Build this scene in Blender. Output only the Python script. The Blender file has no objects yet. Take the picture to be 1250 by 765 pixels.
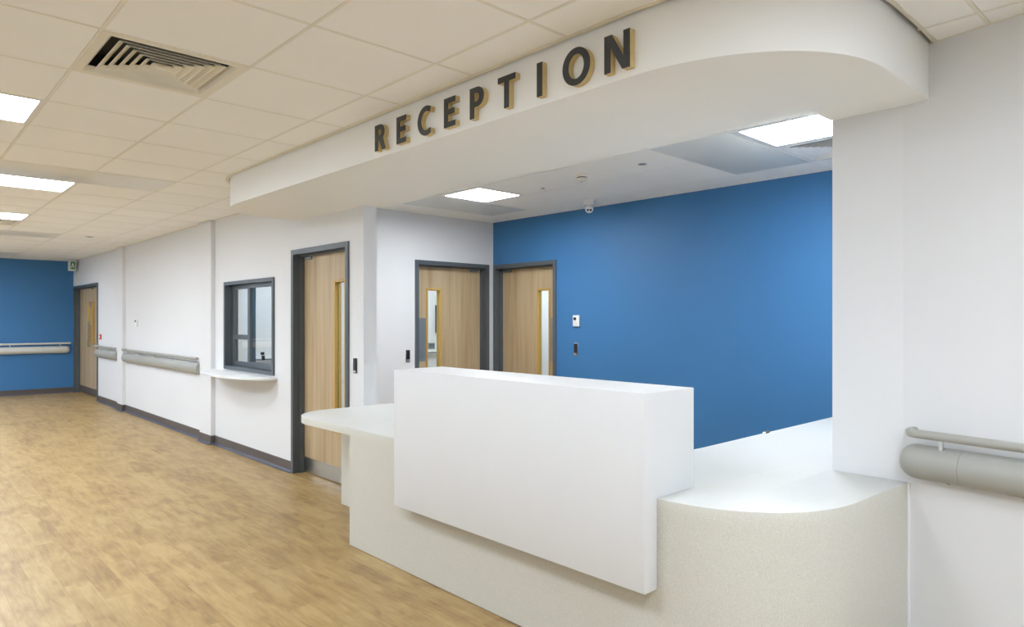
import bpy, bmesh, math, random
from math import sin, cos, pi, radians, sqrt, floor as fl
from mathutils import Vector, Matrix
from mathutils.geometry import tessellate_polygon

random.seed(7)
SC = bpy.context.scene
COL = SC.collection

# ------------------------------------------------------------------ camera, world, exposure
YAW = 0.7493                      # camera turned this far from the corridor direction (+Y) towards +X
EYE = 1.46
cam_data = bpy.data.cameras.new('camera')
cam = bpy.data.objects.new('camera', cam_data)
COL.objects.link(cam)
cam.location = (0, 0, EYE)
cam.rotation_euler = (pi/2, 0, -YAW)
cam_data.sensor_width = 36.0
cam_data.lens = 834.4/1250*36.0
cam_data.shift_y = 7.0/1250
cam_data.clip_start = 0.02
SC.camera = cam

world = bpy.data.worlds.new('world'); SC.world = world
world.use_nodes = True
world.node_tree.nodes['Background'].inputs[0].default_value = (0.82, 0.89, 1.0, 1)
world.node_tree.nodes['Background'].inputs[1].default_value = 0.85

SC.view_settings.view_transform = 'Standard'
SC.view_settings.look = 'None'
SC.view_settings.gamma = 1
SC.view_settings.use_curve_mapping = False
SC.view_settings.exposure = 0.14

LAMP_HALL = 35.0                  # radiance of the light panels in the hall
LAMP_RECEPTION = 53.0
LAMP_ROOM = 30.0
HALL_TINT = (0.785, 0.88, 1.0)
COOL_TINT = (0.88, 0.935, 1.0)

# ------------------------------------------------------------------ materials
def srgb(r, g, b):
    f = lambda c: (c/255/12.92) if c/255 <= 0.04045 else ((c/255+0.055)/1.055)**2.4
    return (f(r), f(g), f(b), 1)

def nt(name):
    m = bpy.data.materials.new(name); m.use_nodes = True
    return m, m.node_tree.nodes, m.node_tree.links, m.node_tree.nodes['Principled BSDF']

def ramp(N, L, src, stops, interp='LINEAR'):
    r = N.new('ShaderNodeValToRGB'); r.color_ramp.interpolation = interp
    while len(r.color_ramp.elements) < len(stops): r.color_ramp.elements.new(0.5)
    for e, (p, c) in zip(r.color_ramp.elements, stops): e.position = p; e.color = c
    L.new(src, r.inputs[0]); return r

def noise(N, L, scale, detail=3, vec=None, rough=0.5):
    n = N.new('ShaderNodeTexNoise'); n.inputs['Scale'].default_value = scale
    n.inputs['Detail'].default_value = detail; n.inputs['Roughness'].default_value = rough
    if vec is not None: L.new(vec, n.inputs['Vector'])
    return n

def math_(N, L, op, a, b=None):
    n = N.new('ShaderNodeMath'); n.operation = op
    for i, v in enumerate((a, b)):
        if v is None: continue
        if isinstance(v, (int, float)): n.inputs[i].default_value = v
        else: L.new(v, n.inputs[i])
    return n.outputs[0]

def vary(col, d):
    return tuple(max(0, c*(1+d)) for c in col[:3])+(1,)

def plain(name, col, rough=0.5, metal=0.0, var=0.03, scale=6.0, bump=0.0, bscale=200.0, spec=0.5):
    m, N, L, P = nt(name)
    geo = N.new('ShaderNodeNewGeometry')
    n = noise(N, L, scale, 3, geo.outputs['Position'])
    r = ramp(N, L, n.outputs[0], [(0.3, vary(col, -var)), (0.7, vary(col, var))])
    L.new(r.outputs[0], P.inputs['Base Color'])
    P.inputs['Roughness'].default_value = rough; P.inputs['Metallic'].default_value = metal
    P.inputs['Specular IOR Level'].default_value = spec
    if bump:
        b = noise(N, L, bscale, 2, geo.outputs['Position'])
        bp = N.new('ShaderNodeBump'); bp.inputs['Strength'].default_value = bump; bp.inputs['Distance'].default_value = 0.001
        L.new(b.outputs[0], bp.inputs['Height']); L.new(bp.outputs[0], P.inputs['Normal'])
    return m

def speckled(name, base, dark, light, rough):
    m, N, L, P = nt(name)
    geo = N.new('ShaderNodeNewGeometry')
    n = noise(N, L, 330, 2, geo.outputs['Position'], 0.6)
    r = ramp(N, L, n.outputs[0], [(0.30, dark), (0.43, base), (0.58, base), (0.70, light)])
    L.new(r.outputs[0], P.inputs['Base Color']); P.inputs['Roughness'].default_value = rough; P.inputs['Specular IOR Level'].default_value = 0.3
    return m

def oak(name, c1, c2, rough=0.5):
    m, N, L, P = nt(name)
    tc = N.new('ShaderNodeTexCoord'); mp = N.new('ShaderNodeMapping')
    mp.inputs['Scale'].default_value = (26, 26, 1.1)
    L.new(tc.outputs['Object'], mp.inputs[0])
    n = noise(N, L, 1.0, 5, mp.outputs[0], 0.6)
    mp2 = N.new('ShaderNodeMapping'); mp2.inputs['Scale'].default_value = (5, 5, .35)
    L.new(tc.outputs['Object'], mp2.inputs[0])
    n2 = noise(N, L, 1.0, 3, mp2.outputs[0])
    s = math_(N, L, 'ADD', math_(N, L, 'MULTIPLY', n.outputs[0], 0.55), math_(N, L, 'MULTIPLY', n2.outputs[0], 0.45))
    r = ramp(N, L, s, [(0.36, c2), (0.62, c1)])
    L.new(r.outputs[0], P.inputs['Base Color']); P.inputs['Roughness'].default_value = rough
    return m

PW, PL = 0.125, 0.92              # floor plank width, length
def plank_offset(i): return ((i*0.37) % 1.0)*PL
def floor_mat():
    m, N, L, P = nt('wood_effect_vinyl')
    geo = N.new('ShaderNodeNewGeometry'); sx = N.new('ShaderNodeSeparateXYZ'); L.new(geo.outputs['Position'], sx.inputs[0])
    row = math_(N, L, 'FLOOR', math_(N, L, 'DIVIDE', math_(N, L, 'ADD', sx.outputs[0], 0.0), PW))
    off = math_(N, L, 'MULTIPLY', math_(N, L, 'FLOORED_MODULO', math_(N, L, 'MULTIPLY', row, 0.37), 1.0), PL)
    colm = math_(N, L, 'FLOOR', math_(N, L, 'DIVIDE', math_(N, L, 'ADD', sx.outputs[1], off), PL))
    cv = N.new('ShaderNodeCombineXYZ'); L.new(row, cv.inputs[0]); L.new(colm, cv.inputs[1])
    wn = N.new('ShaderNodeTexWhiteNoise'); wn.noise_dimensions = '3D'; L.new(cv.outputs[0], wn.inputs[0])
    # grain coordinates: shifted per plank
    sc = N.new('ShaderNodeVectorMath'); sc.operation = 'SCALE'; sc.inputs['Scale'].default_value = 9.0
    L.new(wn.outputs['Color'], sc.inputs[0])
    ad = N.new('ShaderNodeVectorMath'); ad.operation = 'ADD'
    L.new(geo.outputs['Position'], ad.inputs[0]); L.new(sc.outputs[0], ad.inputs[1])
    mp = N.new('ShaderNodeMapping'); mp.inputs['Scale'].default_value = (14, 3.0, 1); L.new(ad.outputs[0], mp.inputs[0])
    g1 = noise(N, L, 1.0, 5, mp.outputs[0], 0.62); g1.inputs['Distortion'].default_value = 0.5
    mp2 = N.new('ShaderNodeMapping'); mp2.inputs['Scale'].default_value = (70, 5, 1); L.new(ad.outputs[0], mp2.inputs[0])
    g2 = noise(N, L, 1.0, 4, mp2.outputs[0], 0.6)
    mp3 = N.new('ShaderNodeMapping'); mp3.inputs['Scale'].default_value = (4.0, 2.6, 1); L.new(geo.outputs['Position'], mp3.inputs[0])
    g3 = noise(N, L, 1.0, 4, mp3.outputs[0], 0.6)
    a = math_(N, L, 'MULTIPLY', g1.outputs[0], 0.44)
    b = math_(N, L, 'MULTIPLY', g2.outputs[0], 0.22)
    c = math_(N, L, 'MULTIPLY', wn.outputs['Value'], 0.07)
    d = math_(N, L, 'MULTIPLY', g3.outputs[0], 0.27)
    s = math_(N, L, 'ADD', math_(N, L, 'ADD', a, b), math_(N, L, 'ADD', c, d))
    r = ramp(N, L, s, [(0.385, FL_D), (0.475, FL_M), (0.575, FL_L)])
    L.new(r.outputs[0], P.inputs['Base Color'])
    P.inputs['Roughness'].default_value = 0.42; P.inputs['Specular IOR Level'].default_value = 0.4
    return m
FL_D, FL_M, FL_L = srgb(137,108,70), srgb(160,131,84), srgb(176,149,101)

def emit(name, col, strength):
    m, N, L, P = nt(name)
    P.inputs['Base Color'].default_value = (0.9, 0.9, 0.9, 1)
    P.inputs['Emission Color'].default_value = (*col, 1); P.inputs['Emission Strength'].default_value = strength
    return m

def glass(name):
    m, N, L, P = nt(name)
    N.remove(P)
    out = [n for n in N if n.type == 'OUTPUT_MATERIAL'][0]
    t = N.new('ShaderNodeBsdfTransparent'); t.inputs[0].default_value = (0.93, 0.97, 0.97, 1)
    g = N.new('ShaderNodeBsdfGlossy'); g.inputs['Roughness'].default_value = 0.0
    lw = N.new('ShaderNodeLayerWeight'); lw.inputs['Blend'].default_value = 0.5
    f5 = math_(N, L, 'POWER', lw.outputs['Facing'], 5.0)
    fr = math_(N, L, 'ADD', math_(N, L, 'MULTIPLY', f5, 0.9), 0.035)
    mx = N.new('ShaderNodeMixShader')
    L.new(fr, mx.inputs[0]); L.new(t.outputs[0], mx.inputs[1]); L.new(g.outputs[0], mx.inputs[2])
    L.new(mx.outputs[0], out.inputs[0])
    return m

M = {}
M['wall'] = plain('white_wall_paint', (0.75, 0.75, 0.755, 1), 0.6, var=0.012, scale=1.2, bump=0.05, bscale=400)
M['bulk'] = plain('bulkhead_paint', (0.90, 0.90, 0.885, 1), 0.65, var=0.01, scale=1.0)
M['blue'] = plain('blue_wall_paint', srgb(57, 116, 168), 0.55, var=0.03, scale=1.0, bump=0.05, bscale=400)
M['tile'] = plain('ceiling_tile_face', (0.93, 0.92, 0.90, 1), 0.9, var=0.012, scale=2.0, bump=0.12, bscale=260)
M['tileback'] = plain('reception_ceiling_tile_face', (0.94, 0.94, 0.91, 1), 0.9, var=0.012, scale=2.0, bump=0.12, bscale=260)
M['grid'] = plain('cream_grid_bar', (0.82, 0.79, 0.71, 1), 0.6)
M['trimcream'] = plain('cream_edge_trim', (0.76, 0.71, 0.60, 1), 0.6)
M['radiant'] = plain('smooth_ceiling_panel', (0.80, 0.79, 0.76, 1), 0.32, var=0.01)
M['radiantgrey'] = plain('grey_ceiling_panel', (0.72, 0.75, 0.74, 1), 0.45, var=0.015)
M['floor'] = floor_mat()
M['frame'] = plain('dark_grey_frame_paint', srgb(84, 90, 94), 0.38, var=0.04)
M['skirt'] = plain('dark_skirting_vinyl', srgb(88, 80, 76), 0.45, var=0.06)
M['skirtfoot'] = plain('skirting_foot_vinyl', srgb(84, 84, 97), 0.35, var=0.06)  # bluish tint stands in for glossy reflections on the foot
M['oak'] = oak('oak_veneer', srgb(198, 176, 141), srgb(170, 145, 110))
M['bead'] = oak('golden_oak_bead', srgb(205, 168, 92), srgb(178, 138, 68), 0.4)
M['steel'] = plain('brushed_steel', (0.55, 0.56, 0.56, 1), 0.28, 1.0, var=0.04, scale=30)
M['plate'] = plain('satin_push_plate', srgb(150, 154, 156), 0.4, 0.6, var=0.02, scale=30)
M['glass'] = glass('window_glass')
M['worktop'] = speckled('white_speckled_worktop', srgb(205, 205, 200), srgb(188, 187, 180), srgb(222, 222, 218), 0.38)
M['plinth'] = speckled('cream_speckled_panel', srgb(205, 202, 191), srgb(180, 175, 161), srgb(227, 225, 217), 0.4)
M['gloss'] = plain('white_upstand_panel', (0.72, 0.72, 0.72, 1), 0.5, spec=0.3, var=0.006)
M['rail'] = plain('warm_grey_handrail_vinyl', srgb(164, 163, 155), 0.42, var=0.02)
M['raillight'] = plain('pale_handrail_vinyl', srgb(208, 206, 198), 0.42, var=0.02)
M['black'] = plain('black_plastic', (0.012, 0.012, 0.013, 1), 0.35, var=0.1)
M['void'] = plain('ceiling_void_black', (0.02, 0.02, 0.022, 1), 0.9)
M['duct'] = plain('duct_box_grey', (0.06, 0.065, 0.07, 1), 0.7)
M['letter'] = plain('letter_face_black', srgb(52, 52, 52), 0.5, var=0.05)
M['mdf'] = plain('letter_body_tan', srgb(206, 184, 132), 0.6, var=0.05, scale=40)
M['whitep'] = plain('white_plastic', (0.82, 0.82, 0.81, 1), 0.4)
M['creamp'] = plain('cream_plastic', (0.76, 0.73, 0.64, 1), 0.45)
M['diffuser'] = plain('cream_diffuser_enamel', (0.80, 0.76, 0.66, 1), 0.5)
M['red'] = plain('red_plastic', srgb(200, 60, 62), 0.4)
M['greens'] = plain('green_sign_face', srgb(20, 130, 80), 0.4)
M['bluesign'] = plain('blue_sticker', srgb(70, 90, 200), 0.4)
M['silver'] = plain('silver_plastic', (0.7, 0.7, 0.7, 1), 0.3, 0.8)
M['greyp'] = plain('grey_plastic', srgb(120, 130, 138), 0.4)
M['lamph'] = emit('hall_lamp_diffuser', HALL_TINT, LAMP_HALL)
M['lampr'] = emit('reception_lamp_diffuser', COOL_TINT, LAMP_RECEPTION)
M['lampo'] = emit('room_lamp_diffuser', COOL_TINT, LAMP_ROOM)
M['screen'] = plain('dark_screen', srgb(50, 62, 78), 0.3)
M['redled'] = emit('small_red_lamp', (1, 0.1, 0.05), 1.5)

# ------------------------------------------------------------------ helpers
def place(name, me, parent=None, loc=(0, 0, 0), rz=0.0):
    o = bpy.data.objects.new(name, me); COL.objects.link(o)
    if parent: o.parent = parent
    o.location = loc; o.rotation_euler = (0, 0, rz)
    return o

def tomesh(name, bm, mat, smooth=False):
    bmesh.ops.recalc_face_normals(bm, faces=bm.faces)
    me = bpy.data.meshes.new(name); bm.to_mesh(me); bm.free()
    for m in (mat if isinstance(mat, (list, tuple)) else [mat]): me.materials.append(m)
    if smooth:
        me.shade_smooth()
        me.set_sharp_from_angle(angle=radians(38))
    return me

def add_box(bm, x0, x1, y0, y1, z0, z1, bevel=0.0, seg=2, mi=0):
    vs = [bm.verts.new((x, y, z)) for z in (z0, z1) for y in (y0, y1) for x in (x0, x1)]
    fs = [bm.faces.new([vs[i] for i in q]) for q in ((0,2,3,1),(4,5,7,6),(0,1,5,4),(2,6,7,3),(0,4,6,2),(1,3,7,5))]
    for f in fs: f.material_index = mi
    if bevel:
        es = {e for f in fs for e in f.edges}
        bmesh.ops.bevel(bm, geom=list(es), offset=bevel, segments=seg, profile=0.5, affect='EDGES', clamp_overlap=True)

def add_prism(bm, pts, z0, z1, holes=()):
    """closed prism of a plan outline (list of (x,y))"""
    loops = [list(pts)]+[list(h) for h in holes]
    tris = tessellate_polygon([[Vector((p[0], p[1], 0)) for p in l] for l in loops])
    flat = [p for l in loops for p in l]
    b = [bm.verts.new((p[0], p[1], z0)) for p in flat]; t = [bm.verts.new((p[0], p[1], z1)) for p in flat]
    for tr in tris:
        if len(set(tr)) < 3: continue
        try:
            bm.faces.new([b[i] for i in tr]); bm.faces.new([t[i] for i in tr])
        except ValueError: pass
    k = 0
    for l in loops:
        n = len(l)
        for i in range(n):
            a, c = k+i, k+(i+1) % n
            bm.faces.new([b[a], b[c], t[c], t[a]])
        k += n

def add_tube(bm, path, r, seg=16, caps=True):
    path = [Vector(p) for p in path]; rings = []
    up = Vector((0, 0, 1))
    for i, p in enumerate(path):
        d = (path[min(i+1, len(path)-1)]-path[max(i-1, 0)]).normalized()
        s = d.cross(up)
        if s.length < 1e-4: s = Vector((1, 0, 0))
        s.normalize(); u = s.cross(d)
        rings.append([bm.verts.new(p+s*cos(2*pi*k/seg)*r+u*sin(2*pi*k/seg)*r) for k in range(seg)])
    for a, b in zip(rings, rings[1:]):
        for k in range(seg): bm.faces.new([a[k], a[(k+1) % seg], b[(k+1) % seg], b[k]])
    if caps: bm.faces.new(rings[0]); bm.faces.new(rings[-1])

def add_lathe(bm, prof, seg=32, center=(0, 0)):
    """prof list of (r,z)"""
    rings = []
    for r, z in prof:
        if r < 1e-6: rings.append([bm.verts.new((center[0], center[1], z))])
        else: rings.append([bm.verts.new((center[0]+r*cos(2*pi*k/seg), center[1]+r*sin(2*pi*k/seg), z)) for k in range(seg)])
    for a, b in zip(rings, rings[1:]):
        for k in range(seg):
            k2 = (k+1) % seg
            if len(a) == 1 and len(b) > 1: bm.faces.new([a[0], b[k], b[k2]])
            elif len(b) == 1 and len(a) > 1: bm.faces.new([a[k], a[k2], b[0]])
            elif len(a) > 1: bm.faces.new([a[k], a[k2], b[k2], b[k]])

def box(name, mat, dims, parent=None, bevel=0.0, loc=(0, 0, 0), rz=0.0, seg=2):
    bm = bmesh.new(); add_box(bm, *dims, bevel=bevel, seg=seg)
    return place(name, tomesh(name, bm, mat, smooth=bevel > 0), parent, loc, rz)

def prism(name, mat, pts, z0, z1, parent=None, bevel=0.0, loc=(0, 0, 0), rz=0.0, holes=(), smooth=False, toponly=False):
    bm = bmesh.new(); add_prism(bm, pts, z0, z1, holes)
    if bevel:
        bmesh.ops.recalc_face_normals(bm, faces=bm.faces)
        es = [e for e in bm.edges if len(e.link_faces) == 2 and e.calc_face_angle(0) > radians(50) and (not toponly or all(v.co.z > z1-1e-5 for v in e.verts))]
        bmesh.ops.bevel(bm, geom=es, offset=bevel, segments=2, profile=0.5, affect='EDGES', clamp_overlap=True)
    return place(name, tomesh(name, bm, mat, smooth=smooth or bevel > 0), parent, loc, rz)

def thing(name, label, cat, loc=(0, 0, 0), rz=0.0, group=None):
    o = bpy.data.objects.new(name, None); COL.objects.link(o)
    o.empty_display_size = 0.1
    o.location = loc; o.rotation_euler = (0, 0, rz)
    tag(o, label, cat, group); return o

def tag(o, label, cat, group=None):
    o['label'] = label; o['category'] = cat
    if group: o['group'] = group
    return o

def struct(o, label=None, cat=None):
    o['kind'] = 'structure'
    if label: o['label'] = label
    if cat: o['category'] = cat
    return o

def copy_tree(o, parent=None):
    c = o.copy(); COL.objects.link(c)
    if parent: c.parent = parent
    for ch in [x for x in COL.objects if x.parent == o]: copy_tree(ch, c)
    return c

# ------------------------------------------------------------------ key plan dimensions
XW = 2.903          # corridor wall face
WT = 0.125          # its thickness
YE = 4.895          # where the corridor wall ends (reception opening)
YF = 16.05          # far blue end wall
XB, YB = 5.485, 6.232   # blue wall face and white door wall face in the reception
XL, YBK = -1.7, -3.2    # left and rear walls of the hall
CZ, SZ = 2.62, 2.385    # ceiling and bulkhead soffit heights
CZB = 2.628             # reception ceiling
XF = 2.105              # bulkhead face
WD = Vector((-0.17617, -0.98436, 0))      # direction of the angled right wall, towards the viewer
WN = Vector((-0.98436, 0.17617, 0))       # its normal, into the hall
W0 = Vector((3.262, 1.015, 0))            # where it meets the nib beside the desk
def wp(t, d=0.0): return W0+WD*t+WN*d
RZW = math.atan2(WD.y, WD.x)              # local +x of things on that wall = towards viewer

def arc_pts(cx, cy, rx, ry, a0, a1, n, e=1.0):
    out = []
    for i in range(n+1):
        a = radians(a0+(a1-a0)*i/n); c, s = cos(a), sin(a)
        out.append((cx+rx*math.copysign(abs(c)**e, c), cy+ry*math.copysign(abs(s)**e, s)))
    return out

# bulkhead outer edge, from the corridor wall round to the right wall
BULK_OUT = ([(XW, 6.095)] + [(2.75, 6.085)] + arc_pts(2.56, 5.46, XF+0-2.56 and (2.56-XF), 0.61, 90, 180, 14, 0.95)
            + [(XF, 4.5), (XF, 3.0)] + arc_pts(2.74, 1.62, 2.74-XF, 0.712, 180, 270, 22, 0.92) + [(3.0, 0.909), (3.243, 0.911)])

# ------------------------------------------------------------------ floor
fb = box('floor', M['floor'], (XL-0.2, 7.4, YBK-0.2, YF+0.2, -0.08, -0.004)); struct(fb)
F2 = (sin(YAW), cos(YAW)); R2 = (cos(YAW), -sin(YAW))
def seen(x, y):
    d = x*F2[0]+y*F2[1]
    if d < 1.6: return False
    u = 834.4*(x*R2[0]+y*R2[1])/d
    return -640 < u < 40 and 834.4*EYE/d < 405
gap = 0.0003
pm = bmesh.new(); add_box(pm, gap, PW-gap, gap, PL-gap, -0.004, 0.0)
plank_me = tomesh('plank', pm, M['floor'])
rest = bmesh.new(); cand = []
i0, i1 = int(fl(XL/PW)), int(fl(7.2/PW))
for i in range(i0, i1+1):
    off = plank_offset(i)
    j0, j1 = int(fl((YBK+off)/PL)), int(fl((YF+off)/PL))
    for j in range(j0, j1+1):
        x, y = i*PW, j*PL-off
        cx_, cy_ = x+PW/2, y+PL/2
        vis = any(seen(cx_, y+PL*k) for k in (0, .5, 1)) and cx_ < 2.95 and not (cx_ > 2.25 and cy_ < 3.9)
        cand.append((cx_*F2[0]+cy_*F2[1] if vis else 1e9, x, y))
cand.sort()
for k, (d, x, y) in enumerate(cand):
    if k < 300 and d < 1e8: place('plank', plank_me, fb, (x, y, 0))
    else: add_box(rest, x+gap, x+PW-gap, y+gap, y+PL-gap, -0.004, 0.0)
o = place('plank', tomesh('plank_rest', rest, M['floor']), fb); o['kind'] = 'stuff'

# ------------------------------------------------------------------ walls
def wall_open(name, mat, origin, rz, length, height, thick, openings, parent=None):
    """wall along local +x, thickness towards local +y, rectangular openings (x0,x1,z0,z1)"""
    bm = bmesh.new()
    xs = sorted({0, length, *[v for o_ in openings for v in o_[:2]]})
    for a, b in zip(xs, xs[1:]):
        m = (a+b)/2; ops = [o_ for o_ in openings if o_[0] < m < o_[1]]
        if not ops: add_box(bm, a, b, 0, thick, 0, height); continue
        x0, x1, z0, z1 = ops[0]
        if z0 > 0: add_box(bm, a, b, 0, thick, 0, z0)
        add_box(bm, a, b, 0, thick, z1, height)
    return struct(place(name, tomesh(name, bm, mat), parent, origin, rz))

HT = 2.78
D1 = (13.965, 16.0)          # far double door (y range, frame outside)
D3 = (5.118, 6.195)          # corridor single door
HW = (6.583, 7.909, 0.900, 1.880)
cw = wall_open('wall_corridor', M['wall'], (XW, YF, 0), -pi/2, YF-YE, HT, WT,
     [(YF-D1[1]+0.02, YF-D1[0]-0.02, 0, 2.095), (YF-HW[1]+0.01, YF-HW[0]-0.01, HW[2]+0.01, HW[3]-0.01), (YF-D3[1]+0.02, YF-D3[0]-0.02, 0, 2.095)])
for (ya, yb) in ((8.221, 8.60), (12.13, 12.455)):
    p = box('pilaster', M['wall'], (XW-0.047, XW+0.01, ya, yb, 0, CZ+0.004)); struct(p)
    p['label'] = 'shallow white pier on the corridor wall'
struct(box('wall_far', M['blue'], (XL-0.1, XW+WT, YF, YF+0.12, 0, HT)))
# walls behind and beside the viewer, with unseen windows added for even fill light
LW = [(YBK+0.5, YBK+2.3), (3.4, 6.4), (7.0, 10.0), (10.6, 13.6)]
wall_open('wall_left', M['wall'], (XL, YBK-0.1, 0), pi/2, YF-YBK+0.2, HT, 0.12, [(a-YBK+0.1, b-YBK+0.1, 0.25, 2.45) for a, b in LW])
wall_open('wall_back', M['wall'], (XL-0.1, YBK, 0), 0, 4.6, HT, -0.12, [(0.5, 3.6, 0.25, 2.45)])
def added_window(name, origin, rz, L_, s):
    t = bpy.data.objects.new(name, None); COL.objects.link(t); struct(t); t.location = origin; t.rotation_euler = (0, 0, rz)
    bm = bmesh.new()
    for q in ((0, 0.05, 0.25, 2.45), (L_-0.05, L_, 0.25, 2.45), (L_/2-0.03, L_/2+0.03, 0.30, 2.40), (0.05, L_-0.05, 2.40, 2.45), (0.05, L_-0.05, 0.25, 0.30)):
        add_box(bm, q[0], q[1], min(0.03*s, 0.09*s), max(0.03*s, 0.09*s), q[2], q[3])
    place('window_frame', tomesh('added_window_frame', bm, M['frame']), t)
    for a, b in ((0.05, L_/2-0.03), (L_/2+0.03, L_-0.05)):
        bm = bmesh.new(); add_box(bm, a, b, min(0.05*s, 0.056*s), max(0.05*s, 0.056*s), 0.30, 2.40)
        place('pane', tomesh('added_pane', bm, M['glass']), t)
for k, (a, b) in enumerate(LW): added_window('window_%d' % (k+2), (XL, a, 0), pi/2, b-a, 1)  # invented side windows, there only to let in fill light
added_window('window_6', (XL-0.1+0.5, YBK, 0), 0, 3.1, -1)
# reception rear walls
DD1 = (4.338, 5.412)
DD2 = (5.175, 6.217)
wall_open('wall_reception_left', M['wall'], (XW+WT, YB, 0), 0, XB-XW-WT, HT, WT, [(DD1[0]-XW-WT+0.02, DD1[1]-XW-WT-0.02, 0, 2.095)])
wall_open('wall_reception_back', M['blue'], (XB, YB+WT, 0), -pi/2, YB+WT-1.31, HT, WT, [(YB+WT-DD2[1]+0.02, YB+WT-DD2[0]-0.02, 0, 2.095)])
# nib beside the desk, reception side wall and angled right wall as one wall
wr = [(3.262, 1.015), (3.262, 1.315), (3.45, 1.315), (3.45, 1.05), tuple((wp(4.5, -0.14))[:2]), tuple(wp(4.5)[:2])]
struct(prism('wall_right', M['wall'], wr, 0, HT))
struct(box('wall_reception_right', M['wall'], (3.45, XB+0.13, 1.17, 1.315, 0, HT)))

# rooms behind the doors
struct(box('wall_office_far', M['wall'], (XW+WT, 7.3, 8.62, 8.72, 0, HT)))
struct(box('wall_office_right', M['wall'], (7.0, 7.1, 1.2, 8.62, 0, HT)))
struct(box('wall_store_side', M['wall'], (XB+WT, 7.0, 4.4, 4.5, 0, HT)))
struct(box('wall_store_far', M['wall'], (XB+WT, 7.0, 6.29, 6.35, 0, HT)))
for nm, dm in (('ceiling_office', (XW+WT, 7.0, YB+WT, 8.62, CZ, CZ+0.03)), ('ceiling_store', (XB+WT, 7.0, 4.5, 6.29, CZ, CZ+0.03))):
    struct(box(nm, M['tileback'], dm))
# lobby behind the far double door
struct(box('wall_lobby', M['wall'], (4.6, 4.7, 13.4, 16.6, 0, HT)))
struct(box('wall_lobby_side', M['wall'], (XW+WT, 4.6, 13.4, 13.5, 0, HT)))

# ------------------------------------------------------------------ bulkhead over the desk
inner = [(3.262, 1.018), (3.262, 1.322), (3.03, 1.322), (3.03, YE), (XW, YE)]
bk = prism('ceiling_bulkhead', M['bulk'], BULK_OUT+inner, SZ, 2.79, bevel=0.0, smooth=True); struct(bk)

# ------------------------------------------------------------------ ceilings
slab = box('ceiling', M['void'], (XL-0.1, 7.1, YBK-0.1, YF+0.12, 2.80, 2.9)); struct(slab)
def offset_line(pts, d):
    out = []
    for k, p in enumerate(pts):
        a = Vector(pts[max(k-1, 0)]); b = Vector(pts[min(k+1, len(pts)-1)]); t = (b-a).normalized()
        out.append((p[0]+t.y*d, p[1]-t.x*d))
    return out
OSIDE = -1 if offset_line(BULK_OUT, 0.1)[18][0] > BULK_OUT[18][0] else 1
EDGE = [(XW+0.05, BULK_OUT[0][1]+0.03)] + offset_line(BULK_OUT, OSIDE*0.030) + [(3.40, BULK_OUT[-1][1]-0.03)]
def xb(y):
    """right-hand limit of the hall ceiling at y"""
    best = XW if y > 1.5 else W0.x-0.17897*(W0.y-y)
    for (xa, ya), (xc, yc) in zip(EDGE, EDGE[1:]):
        if min(ya, yc) <= y <= max(ya, yc) and abs(yc-ya) > 1e-9:
            best = min(best, xa+(y-ya)/(yc-ya)*(xc-xa))
    if 0.88 < y < 1.2: best = min(best, 2.9) if y > EDGE[-1][1]+0.004 else best
    return best

GX0, GY0, GP, GPY = 1.262, 2.512, 0.600, 0.607
J = 0.0086          # half joint
lights_hall = {(0.062, 4.333), (0.662, 6.761), (0.662, 9.189)}
skip = {}
def cell(x, y): return (round((x-GX0)/GP), round((y-GY0)/GPY))
HALL_LIGHTS = [(0.1, 4.4), (0.7, 6.8), (0.7, 9.3), (1.3, -0.4), (0.1, -0.4), (-0.5, 10.2), (-0.5, 12.2), (-1.1, 6.8), (-1.1, 11.0), (0.7, -2.3), (0.7, 13.5), (-1.1, 8.9), (-1.1, 13.2), (-0.5, 5.0), (-0.5, 15.2), (1.9, -1.8), (0.1, 2.0)]  # first three in view; the rest unseen, most added to brighten the hall
def cof(x, y): return (int(fl((x-GX0)/GP)), int(fl((y-GY0)/GPY)))
hl = [cof(*p) for p in HALL_LIGHTS]
diff_c = cof(0.9, 3.4)
vent_far = cof(0.9, 10.3)
pan_a = [cof(0.9, 6.4), cof(1.5, 6.4)]
pan_b = [cof(0.9, 11.3), cof(1.5, 11.3)]
pan_c = [cof(0.9, 15.0), cof(1.5, 15.0)]
special = set(hl+[diff_c, vent_far]+pan_a+pan_b+pan_c)
bm = bmesh.new(); add_box(bm, J, GP-J, J, GPY-J, 0, 0.012)
tile_me = tomesh('ceiling_tile', bm, M['tile'])
cells = []
for i in range(int(fl((XL-GX0)/GP)), int(fl((3.3-GX0)/GP))+1):
    for j in range(int(fl((YBK-GY0)/GPY)), int(fl((YF-GY0)/GPY))+1):
        cells.append((i, j))
for (i, j) in cells:
    x0, y0 = GX0+i*GP, GY0+j*GPY
    if (i, j) in special: continue
    n = 14 if GX0+i*GP+GP < XF-0.04 else 60
    ys = [y0+J+(GPY-2*J)*k/n for k in range(n+1)]
    ys = [y for y in ys if YBK < y < YF]
    if len(ys) < 2: continue
    lim = [min(x0+GP-J, xb(y)) for y in ys]
    xl = max(x0+J, XL)
    if all(l >= x0+GP-J-1e-6 for l in lim) and xl == x0+J and len(ys) == n+1:
        place('ceiling_tile', tile_me, slab, (x0, y0, CZ)); continue
    # clipped tile: consecutive samples in range
    run = []; runs = []
    for y, l in zip(ys, lim):
        if l > xl+0.004: run.append((l, y))
        elif run: runs.append(run); run = []
    if run: runs.append(run)
    for rn in runs:
        if len(rn) < 2: continue
        pts = [(xl, rn[0][1])]+[(a, b) for a, b in rn]+[(xl, rn[-1][1])]
        try: prism('ceiling_tile', M['tile'], pts, CZ, CZ+0.012, slab)
        except Exception: pass
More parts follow.
